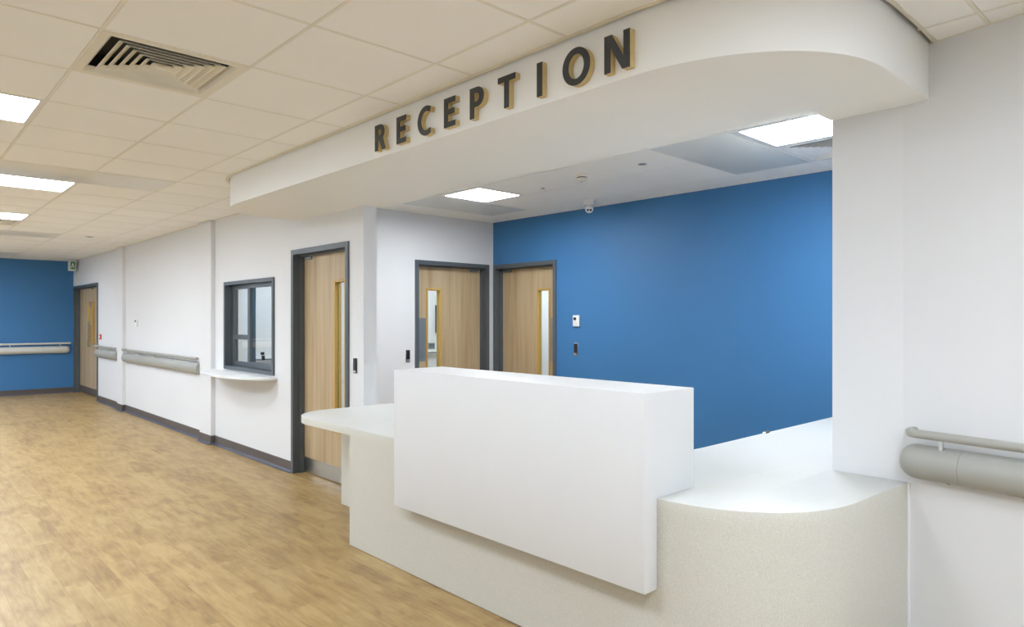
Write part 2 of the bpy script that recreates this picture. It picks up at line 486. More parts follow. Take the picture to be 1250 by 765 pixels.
# grid bars just above the joints
bm = bmesh.new()
for i in range(-6, 4):
    x = GX0+i*GP
    y = YBK; segs = []
    ylist = [YBK+k*0.05 for k in range(int((YF-YBK)/0.05)+1)]
    on = None
    for y in ylist:
        ok = xb(y) > x+0.012 and x > XL
        if ok and on is None: on = y
        if not ok and on is not None: segs.append((on, y)); on = None
    if on is not None: segs.append((on, YF))
    for a, b in segs:
        if b-a > 0.06: add_box(bm, x-0.0074, x+0.0074, a, b, CZ-0.001, CZ+0.03)
for j in range(-10, 24):
    y = GY0+j*GPY
    if not YBK < y < YF: continue
    add_box(bm, XL, xb(y)-0.002, y-0.0074, y+0.0074, CZ-0.0008, CZ+0.03)
place('grid_bar', tomesh('grid_bar', bm, M['grid']), slab)['kind'] = 'stuff'

# cream edge trim following the bulkhead (with a dark shadow gap behind it)
def ribbon(name, mat, a, b, z0, z1, parent=None):
    bm = bmesh.new()
    A = [[bm.verts.new((p[0], p[1], z)) for z in (z0, z1)] for p in a]
    B = [[bm.verts.new((p[0], p[1], z)) for z in (z0, z1)] for p in b]
    for k in range(len(a)-1):
        for q in ((A[k][0], A[k+1][0], B[k+1][0], B[k][0]), (A[k][1], B[k][1], B[k+1][1], A[k+1][1]),
                  (A[k][0], A[k][1], A[k+1][1], A[k+1][0]), (B[k][0], B[k+1][0], B[k+1][1], B[k][1])):
            bm.faces.new(q)
    bm.faces.new((A[0][0], B[0][0], B[0][1], A[0][1])); bm.faces.new((A[-1][0], A[-1][1], B[-1][1], B[-1][0]))
    return place(name, tomesh(name, bm, mat), parent)
outl = BULK_OUT
side = OSIDE
gapw = [0.006 if p[1] > 1.75 else 0.010+0.009*min(1, (1.75-p[1])/0.5)+0.003*sin(k*2.3) for k, p in enumerate(outl)]
nrm = offset_line(outl, side*1.0)
ra = [(p[0]+(q[0]-p[0])*g, p[1]+(q[1]-p[1])*g) for p, q, g in zip(outl, nrm, gapw)]
ribbon('trim_1', M['trimcream'], ra, offset_line(outl, side*0.034), CZ-0.004, CZ+0.006)
struct(bpy.data.objects['trim_1'])
# shadow-gap angle along the walls
def ltrim(name, x0, x1, y0, y1): struct(box(name, M['trimcream'], (x0, x1, y0, y1, CZ-0.005, CZ+0.004)))
ltrim('trim_2', XW-0.016, XW+0.001, 6.12, 8.221); ltrim('trim_3', XW-0.063, XW-0.046, 8.221, 8.60)
ltrim('trim_4', XW-0.016, XW+0.001, 8.60, 12.13); ltrim('trim_5', XW-0.063, XW-0.046, 12.13, 12.455)
ltrim('trim_6', XW-0.016, XW+0.001, 12.455, YF); ltrim('trim_7', XL, XW-0.016, YF-0.016, YF)
tr = box('trim_8', M['trimcream'], (0.05, 4.2, -0.001, 0.022, CZ-0.005, CZ+0.004), None, 0, (W0.x, W0.y, 0), RZW)
struct(tr)

# reception ceiling
GBX, GBY, GB = 3.885, 2.205, 0.602
rc_lights = [(3.9, 4.7), (3.9, 1.7)]
def cofb(x, y): return (int(fl((x-GBX)/GB+1e-4)), int(fl((y-GBY)/GB+1e-4)))
rl = [cofb(4.1, 4.85), cofb(4.1, 1.9)]
gA = [cofb(4.1, 5.5), cofb(4.7, 5.5)]
gB = [cofb(4.1, 2.5), cofb(4.7, 2.5)]
rvent = cofb(4.7, 1.9)
spb = set(rl+gA+gB+[rvent])
tmb = bmesh.new(); add_box(tmb, J, GB-J, J, GB-J, 0, 0.012)
tileb = tomesh('ceiling_tile_reception', tmb, M['tileback'])
slab2 = box('ceiling_reception', M['void'], (3.04, XB-0.002, 1.32, YB, 2.76, 2.79)); struct(slab2)
bmg = bmesh.new()
for i in range(-2, 3):
    for j in range(-2, 7):
        if (i, j) in spb: continue
        x0, x1 = GBX+i*GB+J, GBX+(i+1)*GB-J; y0, y1 = GBY+j*GB+J, GBY+(j+1)*GB-J
        cx0, cx1, cy0, cy1 = max(x0, 3.031), min(x1, XB), max(y0, 1.322), min(y1, YB)
        if cx1-cx0 < 0.02 or cy1-cy0 < 0.02: continue
        if (cx0, cx1, cy0, cy1) == (x0, x1, y0, y1): place('ceiling_tile', tileb, slab2, (GBX+i*GB, GBY+j*GB, CZB))
        else: box('ceiling_tile', M['tileback'], (cx0, cx1, cy0, cy1, CZB, CZB+0.012), slab2)
for i in range(-1, 4):
    x = GBX+i*GB
    if x < XB: add_box(bmg, x-0.0074, x+0.0074, 1.322, YB, CZB-0.001, CZB+0.03)
for j in range(-1, 7):
    y = GBY+j*GB
    add_box(bmg, 3.031, XB, y-0.0074, y+0.0074, CZB-0.0008, CZB+0.03)
place('grid_bar', tomesh('grid_bar_reception', bmg, M['tileback']), slab2)['kind'] = 'stuff'

# ------------------------------------------------------------------ light panels
def light_panel(lampmat, name='ceiling_light', bd=0.022, rc=0.012):
    t = bpy.data.objects.new(name, None); COL.objects.link(t)
    s = 0.592; h = s/2
    bm = bmesh.new()
    for (a, b, c, d) in ((-h, h, -h, -h+bd), (-h, h, h-bd, h), (-h, -h+bd, -h+bd, h-bd), (h-bd, h, -h+bd, h-bd)):
        add_box(bm, a, b, c, d, -0.003, 0.045)
    place('frame', tomesh('light_frame', bm, M['whitep']), t)
    bm = bmesh.new(); add_box(bm, -h+bd, h-bd, -h+bd, h-bd, rc, rc+0.008)
    place('diffuser', tomesh('light_diffuser', bm, lampmat), t)
    bm = bmesh.new(); add_box(bm, -h+0.01, h-0.01, -h+0.01, h-0.01, 0.046, 0.06)
    place('housing', tomesh('light_housing', bm, M['whitep']), t)
    return t
lab_h = ['square light panel cut by the left edge of the photo, nearest the square air diffuser',
         'lit panel in the hall ceiling beside the long smooth ceiling panel',
         'small looking lit panel farther down the hall ceiling before the far blue wall',
         'added hall ceiling light panel just above the frame, nearest the curved bulkhead end',
         'hall ceiling light panel behind the viewer in line with the diffuser',
         'added hall ceiling light panel out of frame left of the farthest lit panel',
         'added hall ceiling light panel out of frame left of the small corridor sensor',
         'added unseen hall ceiling light panel beside the left wall level with the hatch',
         'added unseen hall ceiling light panel beside the left wall far down the hall',
         'added hall ceiling light panel nearest the rear wall behind the viewer',
         'unseen hall ceiling light panel nearest the far blue wall',
         'added unseen hall ceiling light panel beside the added left windows level with the first pier',
         'added unseen hall ceiling light panel beside the added left windows level with the second pier',
         'added hall ceiling light panel out of frame left of the nearest lit panel',
         'added unseen hall ceiling light panel in the far left corridor corner',
         'added hall ceiling light panel behind the viewer close to the angled right wall',
         'hall ceiling light panel above the frame, beside the square air diffuser']
proto = None
for k, c in enumerate(hl):
    o = proto if False else (light_panel(M['lamph']) if proto is None else copy_tree(proto))
    if proto is None: proto = o
    o.location = (GX0+(c[0]+0.5)*GP, GY0+(c[1]+0.5)*GPY, CZ)
    tag(o, lab_h[k], 'ceiling light', 'light panels in the hall ceiling')
proto = None
lab_r = ['lit square panel in the reception ceiling beside the grey panel above the two oak doors',
         'lit deep framed panel in the reception ceiling beside the white wall nib']
for k, c in enumerate(rl):
    o = light_panel(M['lampr'], bd=0.045, rc=0.030) if proto is None else copy_tree(proto)
    if proto is None: proto = o
    o.location = (GBX+(c[0]+0.5)*GB, GBY+(c[1]+0.5)*GB, CZB)
    tag(o, lab_r[k], 'ceiling light', 'light panels in the reception ceiling')
proto = None
lab_o = ['light panel on the ceiling of the room behind the hatch', 'light panel on the ceiling of the office behind the white reception wall',
         'light panel in the little room behind the oak door in the blue wall']
for k, (x, y) in enumerate(((4.0, 7.5), (5.9, 7.5), (6.2, 5.4))):
    o = light_panel(M['lampo']) if proto is None else copy_tree(proto)
    if proto is None: proto = o
    o.location = (x, y, CZ-0.062)
    tag(o, lab_o[k], 'ceiling light', 'light panels in the side rooms')
o = copy_tree(proto); o.location = (3.8, 15.0, 2.5)
tag(o, 'light panel in the lobby behind the far double door', 'ceiling light')

# smooth metal ceiling panels (two tiles long)
def long_panel(cells_, mat, label, grp, gx, gy, px, py, z):
    x0 = gx+min(c[0] for c in cells_)*px; y0 = gy+cells_[0][1]*py
    o = box('ceiling_panel', mat, (0.006, 2*px-0.006, 0.006, py-0.006, -0.003, 0.02), None, 0.0015, (x0, y0, z))
    tag(o, label, 'ceiling panel', grp); return o
g_ = 'smooth heating panels in the ceilings'
long_panel(pan_a, M['radiant'], 'long smooth cream metal ceiling panel nearest the bulkhead, between two hall light panels', g_, GX0, GY0, GP, GPY, CZ)
long_panel(pan_b, M['radiant'], 'long smooth ceiling panel in mid corridor beyond the last lit panel', g_, GX0, GY0, GP, GPY, CZ)
long_panel(pan_c, M['radiant'], 'farthest smooth ceiling panel just in front of the far blue wall', g_, GX0, GY0, GP, GPY, CZ)
long_panel(gA, M['radiantgrey'], 'long grey metal ceiling panel above the white wall with the left oak door', g_, GBX, GBY, GB, GB, CZB)
long_panel(gB, M['radiantgrey'], 'large blue-grey metal ceiling panel beside the big lit panel at the reception right', g_, GBX, GBY, GB, GB, CZB)

# square louvred diffusers
def diffuser(c, gx, gy, px, py, z, mat, label):
    x0, y0 = gx+c[0]*px, gy+c[1]*py; cx, cy = x0+px/2, y0+py/2
    t = thing('air_diffuser', label, 'air vent', (cx, cy, z), 0, 'square air vents in the ceilings')
    h = 0.297
    def sq(bm, a, za, b, zb, th=0.0015):
        # square conical ring from half size a at za to half size b at zb, with thickness
        R = []
        for (s, zz) in ((a, za), (b, zb), (b, zb+th), (a, za+th)):
            R.append([bm.verts.new((sx*s, sy*s, zz)) for sx, sy in ((-1,-1),(1,-1),(1,1),(-1,1))])
        for q in range(4):
            A, B = R[q], R[(q+1) % 4]
            for k in range(4): bm.faces.new([A[k], A[(k+1) % 4], B[(k+1) % 4], B[k]])
    bm = bmesh.new(); sq(bm, h, -0.003, 0.262, -0.003, 0.004); sq(bm, 0.262, -0.003, 0.243, 0.02)
    place('frame', tomesh('diffuser_frame', bm, mat), t)
    bm = bmesh.new(); add_box(bm, -0.28, 0.28, -0.28, 0.28, 0.09, 0.095)
    for q in ((-0.28,0.28,-0.28,-0.275),(-0.28,0.28,0.275,0.28),(-0.28,-0.275,-0.28,0.28),(0.275,0.28,-0.28,0.28)): add_box(bm, *q, 0.012, 0.09)
    place('duct_box', tomesh('diffuser_duct', bm, M['duct']), t)
    for k in range(6):
        a = 0.221-0.035*k
        bm = bmesh.new(); sq(bm, a, -0.001, a-0.004, 0.004); sq(bm, a-0.004, 0.004, a-0.031, 0.019)
        place('louvre', tomesh('louvre', bm, mat), t)
    bm = bmesh.new(); add_box(bm, -0.014, 0.014, -0.014, 0.014, 0.0, 0.003); place('centre_plate', tomesh('centre_plate', bm, mat), t)
    return t
diffuser(diff_c, GX0, GY0, GP, GPY, CZ, M['diffuser'], 'large cream square louvred air diffuser in the near hall ceiling')
diffuser(vent_far, GX0, GY0, GP, GPY, CZ, M['diffuser'], 'small looking air diffuser far down the hall beside the last lit panel')
diffuser(rvent, GBX, GBY, GB, GB, CZB, M['whitep'], 'white louvred air diffuser in the reception ceiling cut by the white nib')

# downlights / detectors in ceilings
def spot(x, y, z, label, r=0.028):
    t = thing('ceiling_sensor', label, 'sensor', (x, y, z), 0, 'small round ceiling sensors')
    bm = bmesh.new(); add_lathe(bm, [(0, -0.004), (r*0.6, -0.004), (r*0.62, -0.001), (r, -0.0015), (r, 0.004), (0, 0.004)], 20)
    place('cover', tomesh('cover', bm, M['greyp'], True), t)
spot(2.20, 11.1, CZ, 'tiny round sensor in the corridor ceiling near the far blue wall', 0.05)
spot(4.228, 3.103, CZB, 'grey round sensor in the reception ceiling next to the large grey panel', 0.033)
spot(4.36, 4.28, CZB, 'tiny pale sensor in the reception ceiling beside the lit panel', 0.02)
t = thing('smoke_detector', 'white round smoke detector hanging from the reception ceiling', 'smoke detector', (4.20, 3.68, CZB))
bm = bmesh.new(); add_lathe(bm, [(0, 0), (0.055, 0), (0.055, -0.012), (0.05, -0.016), (0, -0.016)], 28); place('base', tomesh('detector_base', bm, M['creamp'], True), t)
bm = bmesh.new(); add_lathe(bm, [(0, -0.016), (0.04, -0.016), (0.036, -0.026), (0, -0.026)], 28); place('slots', tomesh('detector_slots', bm, M['black'], True), t)
bm = bmesh.new(); add_lathe(bm, [(0, -0.024), (0.046, -0.024), (0.044, -0.034), (0.026, -0.046), (0, -0.048)], 28); place('chamber', tomesh('detector_chamber', bm, M['creamp'], True), t)
bm = bmesh.new(); add_lathe(bm, [(0, -0.047), (0.010, -0.047), (0.007, -0.058), (0, -0.060)], 16); place('indicator', tomesh('detector_tip', bm, M['creamp'], True), t)

t = thing('security_camera', 'white dome security camera under the reception ceiling before the blue wall', 'camera', (5.13, 4.40, CZB))
bm = bmesh.new(); add_lathe(bm, [(0, 0), (0.055, 0), (0.057, -0.02), (0.052, -0.05), (0, -0.05)], 28); place('base', tomesh('cam_base', bm, M['whitep'], True), t)
bm = bmesh.new(); bmesh.ops.create_uvsphere(bm, u_segments=24, v_segments=16, radius=0.041)
for v in bm.verts: v.co.z -= 0.085; v.co.z = min(v.co.z, -0.04)
place('camera_ball', tomesh('cam_ball', bm, M['whitep'], True), t)
vd = Vector((-5.13, -4.40, 0)).normalized(); sd = Vector((-vd.y, vd.x, 0))
for s, mm, nm in ((-1, M['black'], 'lens'), (1, M['black'], 'lens')):
    bm = bmesh.new(); c = vd*0.041+sd*0.014*s+Vector((0, 0, -0.102)); n = (c-Vector((0, 0, -0.085))).normalized()
    add_tube(bm, [c-n*0.01, c+n*0.004], 0.010, 14); place(nm, tomesh('cam_lens', bm, mm, True), t)

# ------------------------------------------------------------------ doors
def door(name, origin, rz, W, label, vision='right', leaf_depth=0.097, double=False, cat='door', plate=True, kick=True, H=2.115, side_plate=None, voff=0.15):
    t = bpy.data.objects.new(name, None); COL.objects.link(t); t.location = origin; t.rotation_euler = (0, 0, rz)
    struct(t, label)
    aw, ap = 0.048, 0.016
    # architrave and lining: one frame
    bm = bmesh.new()
    for (a, b, c, d) in ((0, aw, 0, H), (W-aw, W, 0, H), (aw, W-aw, H-aw, H)):
        add_box(bm, a, b, -ap, 0.001, c, d, 0.002, 1)
    lw = 0.036
    for (a, b, c, d) in ((0.02, aw-0.006, 0, H-0.02), (W-aw+0.006, W-0.02, 0, H-0.02), (aw-0.006, W-aw+0.006, H-aw+0.006, H-0.02)):
        add_box(bm, a, b, 0.001, WT+0.002, c, d)
    # door stop
    for (a, b, c, d) in ((aw-0.006, aw+0.012, 0, H-aw+0.006), (W-aw-0.012, W-aw+0.006, 0, H-aw+0.006), (aw+0.012, W-aw-0.012, H-aw-0.014, H-aw+0.006)):
        add_box(bm, a, b, 0.045, leaf_depth-0.004, c, d)
    place('door_frame', tomesh('door_frame', bm, M['frame'], True), t)
    lx0, lx1 = aw-0.002, W-aw+0.002
    ld, th = leaf_depth, 0.044
    leaves = [(lx0, lx1, vision)] if not double else [(lx0, (lx0+lx1)/2-0.0015, 'right'), ((lx0+lx1)/2+0.0015, lx1, 'left')]
    for k, (a, b, vs) in enumerate(leaves):
        # vision opening
        if double: v0, v1 = ((b-0.305, b-0.08) if vs == 'right' else (a+0.08, a+0.305))
        elif vs == 'right': v0, v1 = b-voff-0.213, b-voff
        else: v0, v1 = a+voff, a+voff+0.213
        z0, z1 = 0.45, 1.812
        if double: z0, z1 = 1.00, 1.80
        bm = bmesh.new()
        zt = H-aw+0.003
        zb = 0.008
        add_box(bm, a, v0+.015, ld, ld+th, zb, zt); add_box(bm, v1-.015, b, ld, ld+th, zb, zt)
        add_box(bm, v0+.015, v1-.015, ld, ld+th, zb, z0+.015); add_box(bm, v0+.015, v1-.015, ld, ld+th, z1-.015, zt)
        lf = place('door_leaf', tomesh('door_leaf', bm, M['oak']), t)
        bm = bmesh.new(); bw = 0.024
        for (p, q, r, s) in ((v0, v0+bw, z0, z1), (v1-bw, v1, z0, z1), (v0+bw, v1-bw, z0, z0+bw), (v0+bw, v1-bw, z1-bw, z1)):
            add_box(bm, p, q, ld-0.010, ld+0.017, r, s, 0.002, 1)
            add_box(bm, p, q, ld+th-0.017, ld+th+0.01, r, s)
        place('vision_frame', tomesh('vision_frame', bm, M['bead'], True), lf)
        bm = bmesh.new(); add_box(bm, v0+0.016, v1-0.016, ld+0.019, ld+0.025, z0+.016, z1-.016)
        place('glass', tomesh('vision_glass', bm, M['glass']), lf)
        if side_plate and not double:
            if side_plate == 'left': s0, s1 = a+0.004, v0-0.004
            else: s0, s1 = v1+0.004, b-0.004
            bm = bmesh.new(); add_box(bm, s0, s1, ld-0.002, ld+0.001, 0.985, 1.475, 0.0008, 1)
            place('push_plate', tomesh('push_plate', bm, M['plate']), lf)['label'] = 'grey metal push plate'
        if kick:
            bm = bmesh.new(); add_box(bm, a+0.003, b-0.003, ld-0.002, ld+0.001, 0.012, 0.15)
            place('kick_plate', tomesh('kick_plate', bm, M['steel'] if not double else M['skirt']), lf)['label'] = 'metal kick plate'
        if double and vs == 'right':
            hx = b-0.045 if vs == 'right' else a+0.045
            bm = bmesh.new()
            add_tube(bm, [(hx, ld, 0.95), (hx, ld-0.05, 0.95)], 0.008, 10); add_tube(bm, [(hx, ld, 1.33), (hx, ld-0.05, 1.33)], 0.008, 10)
            add_tube(bm, [(hx, ld-0.05, 0.95), (hx, ld-0.05, 1.43)], 0.012, 12)
            place('pull_handle', tomesh('pull_handle', bm, M['plate'], True), lf)
            if vs == 'right':
                bm = bmesh.new(); add_box(bm, hx-0.045, hx+0.03, ld-0.002, ld, 1.69, 1.80)
                place('sticker', tomesh('sticker', bm, M['bluesign']), lf)['label'] = 'small blue sticker'
        else:
            # concealed closer arm at the top corner on the hinge side
            cx = b-0.17 if side_plate == 'left' else a+0.05
            bm = bmesh.new(); add_box(bm, cx, cx+0.12, ld-0.018, ld+0.002, zt-0.046, zt-0.020, 0.002, 1)
            place('closer_arm', tomesh('closer_arm', bm, M['greyp'], True), lf)
    return t
door('door_1', (XW, D1[1], 0), -pi/2, D1[1]-D1[0], 'oak double door with two vision panels at the far end of the corridor wall', double=True)
door('door_2', (XW, D3[1], 0), -pi/2, D3[1]-D3[0], 'oak door in the corridor wall between hatch and desk', 'right', side_plate='right', voff=0.175)
door('door_3', (DD1[0], YB, 0), 0, DD1[1]-DD1[0], 'oak door in the white reception wall, push plate on its left', 'left', side_plate='left', voff=0.173)
door('door_4', (XB, DD2[1], 0), -pi/2, DD2[1]-DD2[0], 'oak door in the blue reception wall, push plate on its right', 'right', side_plate='right', voff=0.141)

# ------------------------------------------------------------------ hatch window
w = bpy.data.objects.new('window_1', None); COL.objects.link(w); struct(w, 'dark grey framed sliding hatch window in the corridor wall')
w.location = (XW, HW[1], 0); w.rotation_euler = (0, 0, -pi/2)
W_, z0, z1 = HW[1]-HW[0], HW[2], HW[3]
bm = bmesh.new(); aw = 0.040
for (a, b, c, d) in ((0, aw, z0, z1), (W_-aw, W_, z0, z1), (aw, W_-aw, z1-aw, z1), (aw, W_-aw, z0, z0+aw)): add_box(bm, a, b, -0.018, 0.001, c, d, 0.002, 1)
for (a, b, c, d) in ((0.012, aw-0.004, z0+.012, z1-.012), (W_-aw+0.004, W_-.012, z0+.012, z1-.012), (aw-0.004, W_-aw+0.004, z1-aw+0.004, z1-.012), (aw-0.004, W_-aw+0.004, z0+.012, z0+aw-0.004)): add_box(bm, a, b, 0.001, WT+0.01, c, d)
place('window_frame', tomesh('window_frame', bm, M['frame'], True), w)
def sash(a, b, c, d, y, ws, transom=None, wl=None, wb=0.05):
    wl = wl or ws
    bm = bmesh.new()
    for q in ((a, a+wl, c, d), (b-ws, b, c, d), (a+wl, b-ws, d-ws, d), (a+wl, b-ws, c, c+wb)): add_box(bm, q[0], q[1], y, y+0.034, q[2], q[3], 0.002, 1)
    if transom: add_box(bm, a+wl, b-ws, y-0.006, y+0.034, transom[0], transom[1], 0.002, 1)
    s = place('sash', tomesh('sash', bm, M['frame'], True), w)
    panes = [(c+wb, transom[0]), (transom[1], d-ws)] if transom else [(c+wb, d-ws)]
    for (p, q) in panes:
        bm = bmesh.new(); add_box(bm, a+wl-0.004, b-ws+0.004, y+0.014, y+0.020, p-0.004, q+0.004)
        place('pane', tomesh('pane', bm, M['glass']), s)
    return s
mid = HW[1]-7.33
sL = sash(aw, mid+0.04, z0+aw, z1-aw, 0.066, 0.045, (1.235, 1.288), wl=0.075)
sR = sash(mid-0.005, W_-aw, z0+aw, z1-aw, 0.028, 0.045, None, wl=0.055, wb=0.062)
for q in ((mid+0.36, 1.12, 0.035, 0.03), (mid+0.385, 1.085, 0.022, 0.05)):
    bm = bmesh.new(); add_box(bm, q[0], q[0]+q[2], 0.016, 0.046, q[1]-q[3], q[1], 0.003, 1)
    place('latch', tomesh('latch', bm, M['black'], True), sR)
# semicircular transaction shelf below it
sh = []
for k in range(33):
    a = pi*k/32; c, s = cos(a), sin(a)
    sh.append((XW-0.332*abs(s)**0.75, 7.36+0.84*math.copysign(abs(c)**0.9, c) if c < 0 else 7.36+0.84*c**0.9))
o = prism('hatch_shelf', M['gloss'], sh, 0.858, 0.884, None, 0.005)
tag(o, 'white bow-fronted shelf fixed to the wall under the sliding hatch', 'shelf')

# ------------------------------------------------------------------ skirting
def skirt(name, segs, foot=True):
    t = bpy.data.objects.new(name, None); COL.objects.link(t); struct(t)
    bm = bmesh.new(); bf = bmesh.new()
    prof = [(0.0, 0.004), (0.014, 0.004), (0.010, 0.012), (0.007, 0.028), (0.006, 0.100), (0.0, 0.104)]
    pf = [(0.0, 0.0), (0.040, 0.0), (0.040, 0.003), (0.016, 0.009), (0.010, 0.020), (0.0, 0.022)]
    for (p, q) in segs:
        p, q = Vector((*p, 0)), Vector((*q, 0)); d = (q-p).normalized(); n = Vector((-d.y, d.x, 0))   # left of travel = into the room
        for B, pr in ((bm, prof), (bf, pf)):
            if B is bf and not foot: continue
            A = [B.verts.new(p+n*u+Vector((0, 0, v))) for u, v in pr]; C = [B.verts.new(q+n*u+Vector((0, 0, v))) for u, v in pr]
            for k in range(len(pr)):
                k2 = (k+1) % len(pr); B.faces.new([A[k], A[k2], C[k2], C[k]])
            B.faces.new(A); B.faces.new(C)
    place('cover_strip', tomesh('skirting', bm, M['skirt']), t)
    if foot: place('foot_strip', tomesh('skirting_foot', bf, M['skirtfoot']), t)
    else: bf.free()
x1 = XW; x2 = XW-0.047
# travel in +Y with the room on the left (-X)
skirt('baseboard_corridor', [((x1, D3[1]), (x1, 8.221)), ((x1, 8.221), (x2-0.006, 8.221)), ((x2, 8.221-0.006), (x2, 8.606)), ((x2, 8.60), (x1, 8.60)),
      ((x1, 8.60), (x1, 12.13)), ((x1, 12.13), (x2-0.006, 12.13)), ((x2, 12.124), (x2, 12.461)), ((x2, 12.455), (x1, 12.455)), ((x1, 12.455), (x1, D1[0])), ((x1, YE), (x1, D3[0]))])
skirt('baseboard_far', [((XW, YF), (XL, YF))])
skirt('baseboard_left', [((XL, YF), (XL, YBK))])
skirt('baseboard_back', [((XL, YBK), (2.5, YBK))])
skirt('baseboard_reception_back', [((XB, 1.32), (XB, DD2[0]))])
skirt('baseboard_reception_left', [((DD1[0], YB), (XW+WT, YB))][:1])
skirt('baseboard_right', [(tuple(wp(4.2)[:2]), tuple(wp(0.06)[:2]))][:1])

# ------------------------------------------------------------------ reception desk
desk = thing('reception_desk', 'long white and cream reception desk with raised front box and curved right end', 'reception desk', (2.24, 3.0, 0))
DX, DY = 2.24, 3.0
def loc(pts): return [(x-DX, y-DY) for x, y in pts]
TOPZ, TT = 0.758, 0.048
drum = [(2.24, 1.578)] + arc_pts(2.80, 1.578, 0.56, 0.56, 180, 270, 20, 0.90) + [(3.0, 1.010), (3.255, 0.992)]
top_out = ([(3.15, 4.885), (2.60, 4.889)] + arc_pts(2.56, 4.56, 0.32, 0.329, 90, 180, 12)[1:] + [(2.24, 3.949), (2.24, 2.5)] + drum
           + [(3.262, 1.012), (3.262, 1.313), (XB-0.002, 1.318), (XB-0.002, 2.03), (3.30, 2.03)] + arc_pts(3.27, 2.15, 0.12, 0.12, 270, 180, 6)[1:])
wt = prism('worktop', M['worktop'], loc(top_out), TOPZ-TT, TOPZ, desk, 0.0025, toponly=True)
wt['label'] = 'white speckled worktop'; wt.data.materials.append(M['plinth'])
for f in wt.data.polygons:
    if abs(f.normal.z) < 0.3: f.material_index = 1
# front plinth with the curved end: a shell 40 mm thick
pl_out = [(2.24, 3.949), (2.24, 1.578)] + drum[1:]
pl_in = offset_line(pl_out, -0.04) if offset_line(pl_out, -0.04)[0][0] > 2.241 else offset_line(pl_out, 0.04)
fl_ = [pl_out[k] for k in range(2)]
bmd = bmesh.new()
add_prism(bmd, loc([(2.24, 3.949), (2.24, 1.578), (2.281, 1.578), (2.281, 3.949)]), 0.004, TOPZ-TT-0.0)
place('front_panel', tomesh('plinth', bmd, M['plinth']), desk)['label'] = 'cream speckled front panel'
dr = pl_out[1:]
drin = [(x+0.03*(1 if x < 2.5 else 0.3), y+0.03) for x, y in dr]
bmd = bmesh.new()
add_prism(bmd, loc(dr+[(3.255, 1.03)]+[(3.0, 1.05)]+[(2.80, 1.06)]+arc_pts(2.80, 1.578, 0.52, 0.52, 270, 180, 16, 0.90)), 0.004, TOPZ-TT)
place('curved_panel', tomesh('curved_panel', bmd, M['plinth'], True), desk)['label'] = 'curved cream speckled end panel'
# narrow trim at the end of the curve
bmd = bmesh.new(); add_box(bmd, 3.243-DX, 3.262-DX, 0.985-DY, 1.014-DY, 0.0, TOPZ-0.001, 0.001, 1)
place('end_strip', tomesh('end_strip', bmd, M['whitep'], True), desk)
# end return and inner support under the rounded wing
bmd = bmesh.new(); add_box(bmd, 2.281-DX, 3.10-DX, 3.912-DY, 3.949-DY, 0.004, TOPZ-TT)
place('end_panel', tomesh('end_panel', bmd, M['plinth']), desk)
bmd = bmesh.new(); add_box(bmd, 2.69-DX, 2.73-DX, 3.949-DY, 4.872-DY, 0.004, TOPZ-TT)
place('support_panel', tomesh('support_panel', bmd, M['plinth']), desk)
# black strip standing for the shade in the gap under the panels
bmd = bmesh.new(); add_box(bmd, 2.25-DX, 2.275-DX, 1.60-DY, 3.94-DY, 0.0, 0.006); add_box(bmd, 2.70-DX, 2.72-DX, 3.95-DY, 4.86-DY, 0.0, 0.006)
place('gap_shade_strip', tomesh('gap_shade_strip', bmd, M['black']), desk)
# raised front box: apron hanging over the plinth and box standing on the worktop
yA, yB = 1.572, 3.305; zT = 1.175
bmd = bmesh.new()
prof = [(2.157, 0.403), (2.157, zT), (2.500, zT), (2.500, TOPZ), (2.2385, TOPZ), (2.2385, 0.403)]
A = [bmd.verts.new((x-DX, yA-DY, z)) for x, z in prof]; B = [bmd.verts.new((x-DX, yB-DY, z)) for x, z in prof]
for k in range(6): bmd.faces.new([A[k], A[(k+1) % 6], B[(k+1) % 6], B[k]])
bmd.faces.new(A); bmd.faces.new(B)
bmesh.ops.recalc_face_normals(bmd, faces=bmd.faces)
bmesh.ops.bevel(bmd, geom=[e for e in bmd.edges], offset=0.003, segments=2, profile=0.5, affect='EDGES', clamp_overlap=True)
place('raised_front', tomesh('raised_front', bmd, M['gloss'], True), desk)['label'] = 'plain white raised front box'
# counter support cabinets under the rear run
bmd = bmesh.new(); add_box(bmd, 3.40-DX, XB-0.03-DX, 1.99-DY, 2.01-DY, 0.12, TOPZ-TT)
o = place('modesty_panel', tomesh('modesty_panel', bmd, M['plinth']), desk)
for sxx in (5.0, 3.40):
    bmd = bmesh.new(); add_box(bmd, sxx-DX, sxx+0.04-DX, 1.33-DY, 1.985-DY, 0.0, TOPZ-TT)
    place('support_panel', tomesh('support_panel_rear', bmd, M['plinth']), desk)

# small clip at the rear edge of the worktop
t = thing('cable_clip', 'tiny brown and white cable clip at the rear edge of the worktop', 'clip', (4.03, 2.018, TOPZ))
bm = bmesh.new(); add_box(bm, -0.03, 0.02, -0.008, 0.008, 0, 0.012, 0.002, 1); place('body', tomesh('clip_body', bm, M['skirt'], True), t)
bm = bmesh.new(); add_box(bm, -0.045, -0.03, -0.008, 0.008, 0, 0.010, 0.002, 1); place('tab', tomesh('clip_tab', bm, M['whitep'], True), t)

